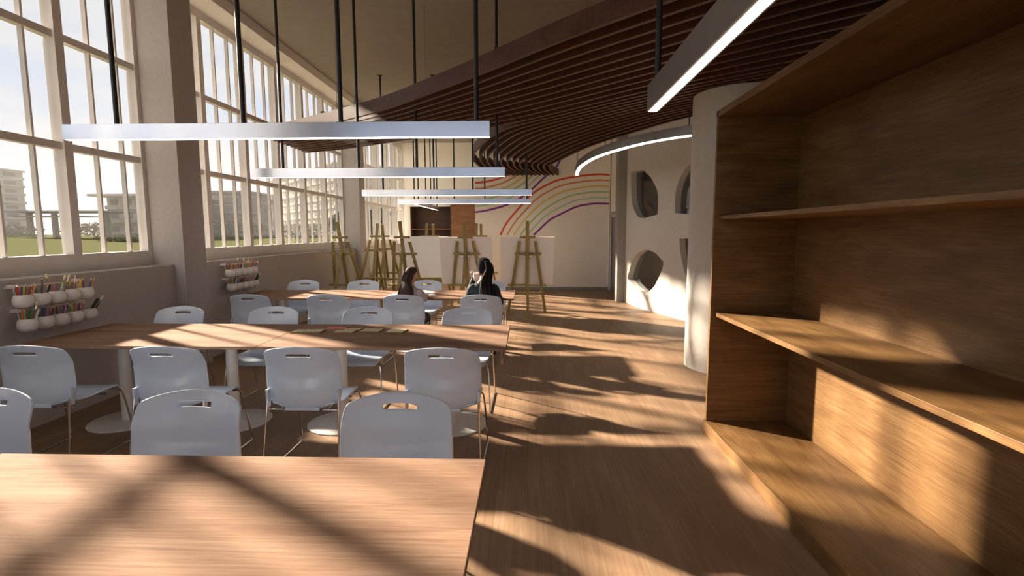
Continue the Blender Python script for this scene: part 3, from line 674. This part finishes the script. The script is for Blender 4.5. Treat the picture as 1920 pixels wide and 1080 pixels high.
def person(loc, rz, sc, skinc, label, hair, topc, legc, arms, head_turn, head_tilt, longhair):
    r = empty('person', loc, rz, label=label, cat='person')
    z = .50/sc   # body is built at scale 1 with the hip height of the seat
    V = []; E_ = []; R = []
    def v(p, rad, link=None):
        V.append(Vector(p)*sc); R.append(tuple(x*sc for x in rad) if isinstance(rad, tuple) else rad*sc)
        if link is not None: E_.append((link, len(V)-1))
        return len(V)-1
    hip = v((0, 0, z+.05), (.135, .105)); wa = v((0, .02, z+.20), (.115, .085), hip); ch = v((0, .03, z+.36), (.13, .09), wa); sh_ = v((0, .02, z+.47), (.11, .07), ch)
    nk = v((0, .03, z+.56), (.048, .050), sh_); hd = v((0, .05, z+.62), (.050, .055), nk)
    for s in (-1, 1):
        th = v((s*.09, .08, z+.02), .082, hip); kn = v((s*.11, .43, z+.01), .055, th); an = v((s*.11, .42, .09/sc), .036, kn); v((s*.11, .55, .05/sc), (.035, .026), an)
        shd = v((s*.14, .02, z+.45), .046, sh_); el = v(arms[s][0], .038, shd); wi = v(arms[s][1], .025, el)
        V_len = len(V); hand(V[wi], V[wi]-V[el] if len(arms[s]) < 4 else arms[s][3], arms[s][2], sc, V, E_, R, wi, .75)
    skin_m = mat('skin_'+('dark' if skinc[0] < .3 else 'light'), skinc, .5)
    skin_mesh('body', V, E_, R, skin_m, r)
    # head: a shaped loft with face features joined in one mesh
    H = Matrix.Translation(Vector((0, .06, z+.70))*sc) @ Matrix.Rotation(head_turn, 4, 'Z') @ Matrix.Rotation(head_tilt, 4, 'X')
    def hp(x, y, zz): return H @ (Vector((x, y, zz))*sc)
    def hv(x, y, zz): return H.to_3x3() @ (Vector((x, y, zz))*sc)
    m = MB()
    rings = [(-.115, .012, .025, .035), (-.105, .045, .045, .03), (-.08, .056, .064, .018), (-.045, .066, .082, .006), (0, .073, .094, .0), (.04, .075, .098, -.004), (.08, .066, .085, -.008), (.11, .042, .055, -.01), (.122, .01, .014, -.01)]
    m.loft([(hp(0, cy, zz), hv(a, 0, 0), hv(0, b, 0)) for zz, a, b, cy in rings])
    m.loft([(hp(0, .088, .02), hv(.008, 0, 0), hv(0, .006, 0)), (hp(0, .104, -.015), hv(.012, 0, 0), hv(0, .012, 0)), (hp(0, .092, -.03), hv(.014, 0, 0), hv(0, .008, 0))])
    for s in (-1, 1): m.loft([(hp(s*.074, -.005, -.025), hv(.005, 0, 0), hv(0, .01, 0)), (hp(s*.080, -.01, .0), hv(.006, 0, 0), hv(0, .016, 0)), (hp(s*.078, -.012, .022), hv(.005, 0, 0), hv(0, .012, 0))])
    hd_ = m.build('head', skin_m, r, smooth=True); q = hd_.modifiers.new('sub', 'SUBSURF'); q.levels = 1; q.render_levels = 1
    m = MB()
    for s in (-1, 1): m.loft([(hp(s*.03, .086, .012), hv(.006, 0, 0), hv(0, 0, .003)), (hp(s*.03, .0925, .012), hv(.010, 0, 0), hv(0, 0, .005)), (hp(s*.03, .095, .012), hv(.004, 0, 0), hv(0, 0, .002))])
    m.build('eyes', mat('eye', (.05, .04, .04), .2), hd_, smooth=True)
    MB().loft([(hp(0, .082, -.055), hv(.02, 0, 0), hv(0, 0, .004)), (hp(0, .091, -.055), hv(.016, 0, 0), hv(0, 0, .006)), (hp(0, .093, -.055), hv(.006, 0, 0), hv(0, 0, .003))]).build('mouth', mat('lips', (.35, .10, .09), .5), hd_, smooth=True)
    # clothes
    m = MB(); ts = [(z-.02, .145, .118, .0), (z+.10, .136, .108, .005), (z+.20, .125, .100, .015), (z+.32, .140, .108, .02), (z+.42, .152, .100, .015), (z+.475, .142, .082, .015), (z+.505, .115, .066, .02), (z+.525, .066, .058, .025)]
    m.loft([(Vector((0, y, zz))*sc, Vector((a*sc, 0, 0)), Vector((0, b*sc, 0))) for zz, a, b, y in ts])
    o = m.build('top', mat(topc[0], topc[1], .8, bump=(60, .3)), r, smooth=True); q = o.modifiers.new('sub', 'SUBSURF'); q.levels = 1; q.render_levels = 1
    for s in (-1, 1):
        el = Vector(arms[s][0]); wr = Vector(arms[s][1]); a = Vector((s*.11, .02, z+.455)); b = Vector((s*.152, .02, z+.43)); fr_ = topc[2]
        pts = [a, b, b.lerp(el, .5), el, el.lerp(wr, fr_*.5), el.lerp(wr, fr_)] if fr_ > 0 else [a, b, b.lerp(el, .45), b.lerp(el, .75)]
        rad = [.056, .060, .054, .049, .043, .038] if fr_ > 0 else [.056, .060, .057, .056]
        o = MB().tube(spline([p*sc for p in pts], 3), [lerp_tab([(i/(len(rad)-1), q_) for i, q_ in enumerate(rad)], k/(3*(len(pts)-1)))*sc for k in range(3*(len(pts)-1)+1)], 14, False).build('sleeve', mat(topc[0], topc[1]), r, smooth=True)
        th = [Vector((s*.075, -.04, z+.03)), Vector((s*.09, .08, z+.025)), Vector((s*.105, .28, z+.022)), Vector((s*.11, .42, z+.0)), Vector((s*.11, .445, z-.08)), Vector((s*.11, .43, .30/sc)), Vector((s*.11, .42, .12/sc))]
        rad = [.10, .098, .080, .070, .064, .055, .050]
        L_ = spline([p*sc for p in th], 3)
        MB().tube(L_, [lerp_tab([(i/6, q_) for i, q_ in enumerate(rad)], k/(len(L_)-1))*sc for k in range(len(L_))], 14).build('trouser_leg', mat(legc[0], legc[1], .8), r, smooth=True)
        m = MB(); m.loft([(Vector((s*.11, y, .045/sc))*sc, Vector((a*sc, 0, 0)), Vector((0, 0, h))) for y, a, h in ((.36, .025, .03), (.39, .04, .043), (.47, .043, .044), (.55, .045, .036), (.60, .03, .025))])
        m.build('shoe', mat('shoe_black', (.02, .018, .018), .5), r, smooth=True)
    hair(r, hp, hv, sc, z)
    return r
def hair_long(r, hp, hv, sc, z):
    hm = mat('brown_hair', (.055, .032, .027), .7, bump=(150, .4), spec=.2); m = MB()
    m.loft([(hp(0, .02, .138), hv(.01, 0, 0), hv(0, .01, 0)), (hp(0, .008, .130), hv(.05, 0, 0), hv(0, .062, 0)), (hp(0, -.010, .10), hv(.074, 0, 0), hv(0, .086, 0)), (hp(0, -.022, .06), hv(.085, 0, 0), hv(0, .090, 0)),
            (hp(0, -.03, .0), hv(.089, 0, 0), hv(0, .078, 0)), (hp(0, -.038, -.06), hv(.089, 0, 0), hv(0, .066, 0)), (hp(0, -.045, -.13), hv(.094, 0, 0), hv(0, .058, 0)),
            (Vector((-.02, -.075, z+.50))*sc, Vector((.110*sc, 0, 0)), Vector((0, .045*sc, 0))), (Vector((-.05, -.092, z+.40))*sc, Vector((.125*sc, 0, 0)), Vector((0, .036*sc, 0))),
            (Vector((-.075, -.102, z+.28))*sc, Vector((.13*sc, 0, 0)), Vector((0, .026*sc, 0))), (Vector((-.085, -.105, z+.20))*sc, Vector((.115*sc, 0, 0)), Vector((0, .016*sc, 0)))])
    o = m.build('hair', hm, r, smooth=True); q = o.modifiers.new('s', 'SUBSURF'); q.levels = 1; q.render_levels = 1
    for k in range(26):
        x = (k-13)/13; rnd = random.uniform(-1, 1)*.01
        pts = [hp(x*.07, -.075-.02*(1-x*x), .07), hp(x*.090, -.085-.02*(1-x*x), -.02), hp(x*.095, -.095, -.12), Vector((-.04+x*.125, -.125+rnd, z+.40))*sc, Vector((-.08+x*.14+rnd, -.125, z+.24))*sc, Vector((-.09+x*.14+rnd*3, -.12, z+.15+rnd*2))*sc]
        L = spline(pts, 4); MB().tube(L, [.009*sc*(1-.75*i/(len(L)-1)) for i in range(len(L))], 6).build('hair_strand', hm, o, smooth=True)
def hair_braids(r, hp, hv, sc, z):
    hm = mat('black_braids', (.014, .011, .010), .75, bump=(120, .6), spec=.15); m = MB()
    m.loft([(hp(0, .0, .142), hv(.01, 0, 0), hv(0, .01, 0)), (hp(0, -.004, .130), hv(.055, 0, 0), hv(0, .065, 0)), (hp(0, -.012, .10), hv(.078, 0, 0), hv(0, .086, 0)), (hp(0, -.022, .05), hv(.086, 0, 0), hv(0, .086, 0)),
            (hp(0, -.032, .0), hv(.083, 0, 0), hv(0, .072, 0)), (hp(0, -.038, -.045), hv(.070, 0, 0), hv(0, .055, 0)), (hp(0, -.035, -.07), hv(.05, 0, 0), hv(0, .04, 0))])
    o = m.build('hair', hm, r, smooth=True)
    for k in range(11):        # cornrows drawn back over the skull to the tie
        a = -1.25+2.5*k/10; pts = [hp(.082*math.sin(a), .06*math.cos(a)+.0, .05+.03*math.cos(a)), hp(.075*math.sin(a), .01, .085+.045*math.cos(a)), hp(.050*math.sin(a)+.012, -.075, .09+.03*math.cos(a)), hp(.025*math.sin(a)+.02, -.118, .075)]
        MB().tube(spline(pts, 4), .011*sc, 6).build('braid', hm, o, smooth=True)
    MB().lathe([(.02, -.018), (.034, -.01), (.036, .01), (.02, .02)], 14, hp(.02, -.118, .075)).build('hair_tie', hm, o, smooth=True)
    for k in range(26):
        a = 2*PI*k/26*3.1; rr = .012+.040*((k*7) % 26)/26; ox, oy = rr*math.cos(a), rr*math.sin(a)*.55; wx = 1.9+.5*random.random(); jt = random.uniform(-.012, .012)
        e = z+.12+.05*random.random()
        pts = [hp(.02, -.12, .085), hp(.03+ox*.8, -.135+oy*.5, .055), hp(.038+ox*1.15, -.140+oy, -.03), Vector((.048+ox*1.55, -.115+oy, z+.55))*sc, Vector((.058+ox*wx+jt, -.146+oy, z+.40))*sc, Vector((.065+ox*wx*1.05+jt*2, -.148+oy*.8, z+.25))*sc, Vector((.06+ox*wx*1.1, -.142+oy*.6, e))*sc]
        L = spline(pts, 5); MB().tube(L, [(.0145+.0025*(i % 2))*sc*(1-.35*i/(len(L)-1)) for i in range(len(L))], 6).build('braid', hm, o, smooth=True)
WZ = .50/.93; GZ = .50/.80
person((-.545, 6.16, 0), .02, .93, (.16, .075, .045), 'woman with long black braids in a dark teal top, drinking from a white mug', hair_braids,
       ('dark_teal_knit', (.009, .020, .026), 1.0), ('black_trousers', (.015, .015, .018)),
       {-1: ((-.215, .19, WZ+.30), (-.155, .265, WZ+.515), (.6, -.8, .1), (.10, .10, .95)), 1: ((.215, .12, WZ+.24), (.17, .37, WZ+.305), (0, 0, 1), (-.2, .9, .0))}, .35, -.08, False)
person((-1.445, 6.20, 0), -.10, .80, (.50, .27, .19), 'girl with long straight brown hair in a pale pink shirt, looking down at a drawing', hair_long,
       ('pale_pink_cotton', (.50, .42, .44), .0), ('dark_trousers', (.02, .02, .025)),
       {-1: ((-.20, .13, GZ+.31), (-.10, .38, GZ+.36), (0, 0, 1), (.4, .9, -.05)), 1: ((.205, .12, GZ+.31), (.14, .38, GZ+.36), (0, 0, 1), (-.3, .9, -.05))}, -.75, -.30, True)
mug = empty('mug', (-.648, 6.40, .985), 0, label='white mug held to the mouth of the woman with braids', cat='mug'); mug.rotation_euler = (.25, .0, 0)
MB().lathe([(.034, 0), (.038, .004), (.041, .10), (.038, .10), (.035, .008), (.001, .006)], 24).build('mug_body', mat('white_porcelain', (.88, .88, .88), .3), mug, smooth=True)
MB().tube([(.034*-1-.020*math.sin(a), 0, .045+.024*math.cos(a)) for a in [PI*k/8 for k in range(9)]], .0045, 8).build('mug_handle', mat('white_ceramic', (1, 1, 1)), mug, smooth=True)

# ------------------------------------------------------------------ outside
def ground(x, y): return -.45+1.6*min(1, max(0, -x-8, y-24)/62)
lm = MB(); gx = [-260, -160, -110, -90, -70, -60, -50, -40, -30, -22, -15, -8, -4.72]+[60]; gy = [-120, -40, 0, 10, 18.2, 24, 32, 40, 50, 60, 70, 80, 86, 100, 150, 300]
gv = [[lm.b.verts.new((x, y, ground(x, y))) for y in gy] for x in gx]
for a in range(len(gx)-1):
    for c in range(len(gy)-1):
        if gx[a] >= -4.8 and gy[c+1] <= 18.2: continue
        lm.b.faces.new((gv[a][c], gv[a+1][c], gv[a+1][c+1], gv[a][c+1]))
struct(lm.build('lawn', mat('grass', (.105, .108, .055), .95, bump=(3, 0), spec=0), smooth=True), 'wide green lawn outside the windows')
HZ = mat('pale_facade', (.36, .33, .29), .9, spec=0); HZ2 = mat('beige_facade', (.22, .195, .17), .9, spec=0); WD = mat('far_window', (.17, .16, .15), .4, spec=0)
def building(x0, x1, y0, y1, h, floors, n, label, m=HZ, roof=.6, slab=True, rz=0):
    h -= 1.5; r = empty('apartment_building', ((x0+x1)/2, (y0+y1)/2, 1.05), label=label, cat='building', rz=rz)
    cx, cy = (x0+x1)/2, (y0+y1)/2
    def B(nm, a, b, c, d, e, f, mm): return MB().box(a-cx, b-cx, c-cy, d-cy, e, f).build(nm, mm, r)
    B('facade', x0, x1, y0, y1, 0, h, m); B('roof', x0-roof, x1+roof, y0-roof, y1+roof, h, h+.35, m)
    fh = h/floors
    for k in range(floors):
        if slab: B('balcony', x0-.1, x1+.25, y0-.35, y1+.1, k*fh+fh*.08, k*fh+fh*.36, m)
    i = 0
    for k in range(floors):
        for j in range(n):
            a = x0+(x1-x0)*(j+.22)/n; b = x0+(x1-x0)*(j+.78)/n
            if i == 0: w0 = MB().box(-(b-a)/2, (b-a)/2, -.06, .06, -fh*.2, fh*.2).build('window', WD, r); ww = w0
            else: ww = w0.copy(); COL.objects.link(ww); ww.parent = r
            ww.location = ((a+b)/2-cx, y0-cy, k*fh+fh*.62); i += 1
    for k in range(floors):     # windows on the side facing the school
        for j in range(max(1, n//2)):
            q = w0.copy(); COL.objects.link(q); q.parent = r; q.rotation_euler = (0, 0, PI/2)
            q.location = (x1-cx, (y0+(y1-y0)*(j+.5)/max(1, n//2))-cy, k*fh+fh*.62)
building(-124, -100, 84, 100, 14.0, 8, 6, 'pale tower block at the left picture edge', roof=.3)
building(-62.5, -52, 75, 82, 7.4, 3, 5, 'pale low block with a wide overhanging roof, seen left of the near column', roof=1.6)
building(-62, -46.5, 84, 94, 8.6, 4, 8, 'long grey brown block behind the second window', HZ2)
building(-77.5, -27.5, 128, 144, 17.0, 8, 14, 'big white apartment block right of the long grey one', rz=math.radians(-49))
building(-30, -20, 150, 160, 15.0, 7, 4, 'distant pale apartment block beyond the far column')
pg = empty('garden_pavilion', (-64, 70, 1.0), label='flat roofed open pavilion on the lawn left of the pale low block', cat='pavilion')
MB().box(-7, 9, -2.5, 2.5, 3.45, 3.65).build('flat_roof', HZ2, pg); MB().box(-6, 4, -2, 2, 2.85, 2.95).build('canopy_slab', HZ2, pg)
for x in (-5.6, -2.0, 5.5): MB().box(x-.22, x+.22, -.3, .3, 0, 3.45).build('post', HZ2, pg)
def blob_tree(x, y, h, wd, label, colr, cat='tree', trunk=True, seed=0, name='leafy_tree', leaves=2600):
    rnd = random.Random(seed); gz = ground(x, y)-.03; h -= gz+.45; r = empty(name, (x, y, gz), label=label, cat=cat, group='trees and hedges outside')
    m = MB()
    for k in range(leaves):
        while True:
            p = Vector((rnd.uniform(-1, 1), rnd.uniform(-1, 1), rnd.uniform(-1, 1)))
            if .35 < p.length < 1: break
        c = Vector((p.x*wd/2, p.y*wd/2, h*.62+p.z*h*.38)) if trunk else Vector((p.x*wd/2, p.y*min(wd, 6)/2, h*.5+p.z*h*.5))
        s = rnd.uniform(.16, .34)*(h/6)**.5*1.3; u = Vector((rnd.gauss(0, 1), rnd.gauss(0, 1), rnd.gauss(0, 1))).normalized(); q = u.orthogonal().normalized(); e = u.cross(q)
        vs_ = [m.b.verts.new(c+q*s), m.b.verts.new(c+e*s*.6+u*s*.1), m.b.verts.new(c-q*s), m.b.verts.new(c-e*s*.6)]; m.b.faces.new(vs_)
    m.build('foliage', mat('leaf_'+str(int(colr[1]*1000)), colr, .8, spec=0), r)
    if trunk:
        tm = mat('bark', (.16, .12, .09), .9); tk = MB().tube([(0, 0, 0), (.1, .05, h*.3), (-.05, .1, h*.7)], [.16*h/6, .12*h/6, .05*h/6], 10).build('trunk', tm, r, smooth=True)
        for k in range(6):
            a = k*2.1; MB().tube([(0, 0, h*(.3+.05*k)), (math.cos(a)*wd*.22, math.sin(a)*wd*.22, h*(.5+.06*k)), (math.cos(a)*wd*.36, math.sin(a)*wd*.36, h*(.62+.05*k))], [.07*h/6, .04*h/6, .015*h/6], 7).build('branch', tm, tk, smooth=True)
    return r
HG = (.17, .16, .10)
for i, (x, y, h, wd) in enumerate(((-92, 82, 3.6, 26), (-66, 82, 3.9, 22), (-52, 84, 4.2, 18), (-40, 95, 3.8, 22), (-27, 98, 4.4, 16), (-45, 60, 2.0, 14), (-72, 66, 2.1, 16))):
    blob_tree(x, y, h, wd, ['long hedge below the pale tower block', 'hedge behind the open pavilion', 'hedge before the pale low block', 'hedge before the big white apartment block', 'dark hedge beyond the far column', 'low shrubs on the lawn before the long grey block', 'low shrubs on the lawn near the pavilion'][i], HG, 'hedge', False, 50+i, 'hedge_row', 2400)
for i, (x, y, h, wd) in enumerate(((-21, 62, 4.8, 6), (-16, 56, 4.6, 6), (-14.5, 66, 5.0, 5))):
    blob_tree(x, y, h, wd, ['round green tree outside the far window, leftmost of three', 'round green tree outside the far window, middle of three', 'round green tree outside the far window, rightmost of three'][i], (.075, .09, .045), 'tree', True, 70+i)

hz = bpy.data.materials.new('haze'); hz.use_nodes = True; t = hz.node_tree; t.nodes.clear()
vn = N(t, 'ShaderNodeVolumeScatter', Density=.0024, Anisotropy=-.1, Color=(1, .97, .93, 1)); oo = N(t, 'ShaderNodeOutputMaterial'); t.links.new(vn.outputs[0], oo.inputs['Volume'])
o = MB().box(-250, 55, 40, 290, 1.2, 19).build('morning_haze', hz); tag(o, 'pale morning haze lying over the far lawn and buildings', 'haze', kind='stuff')
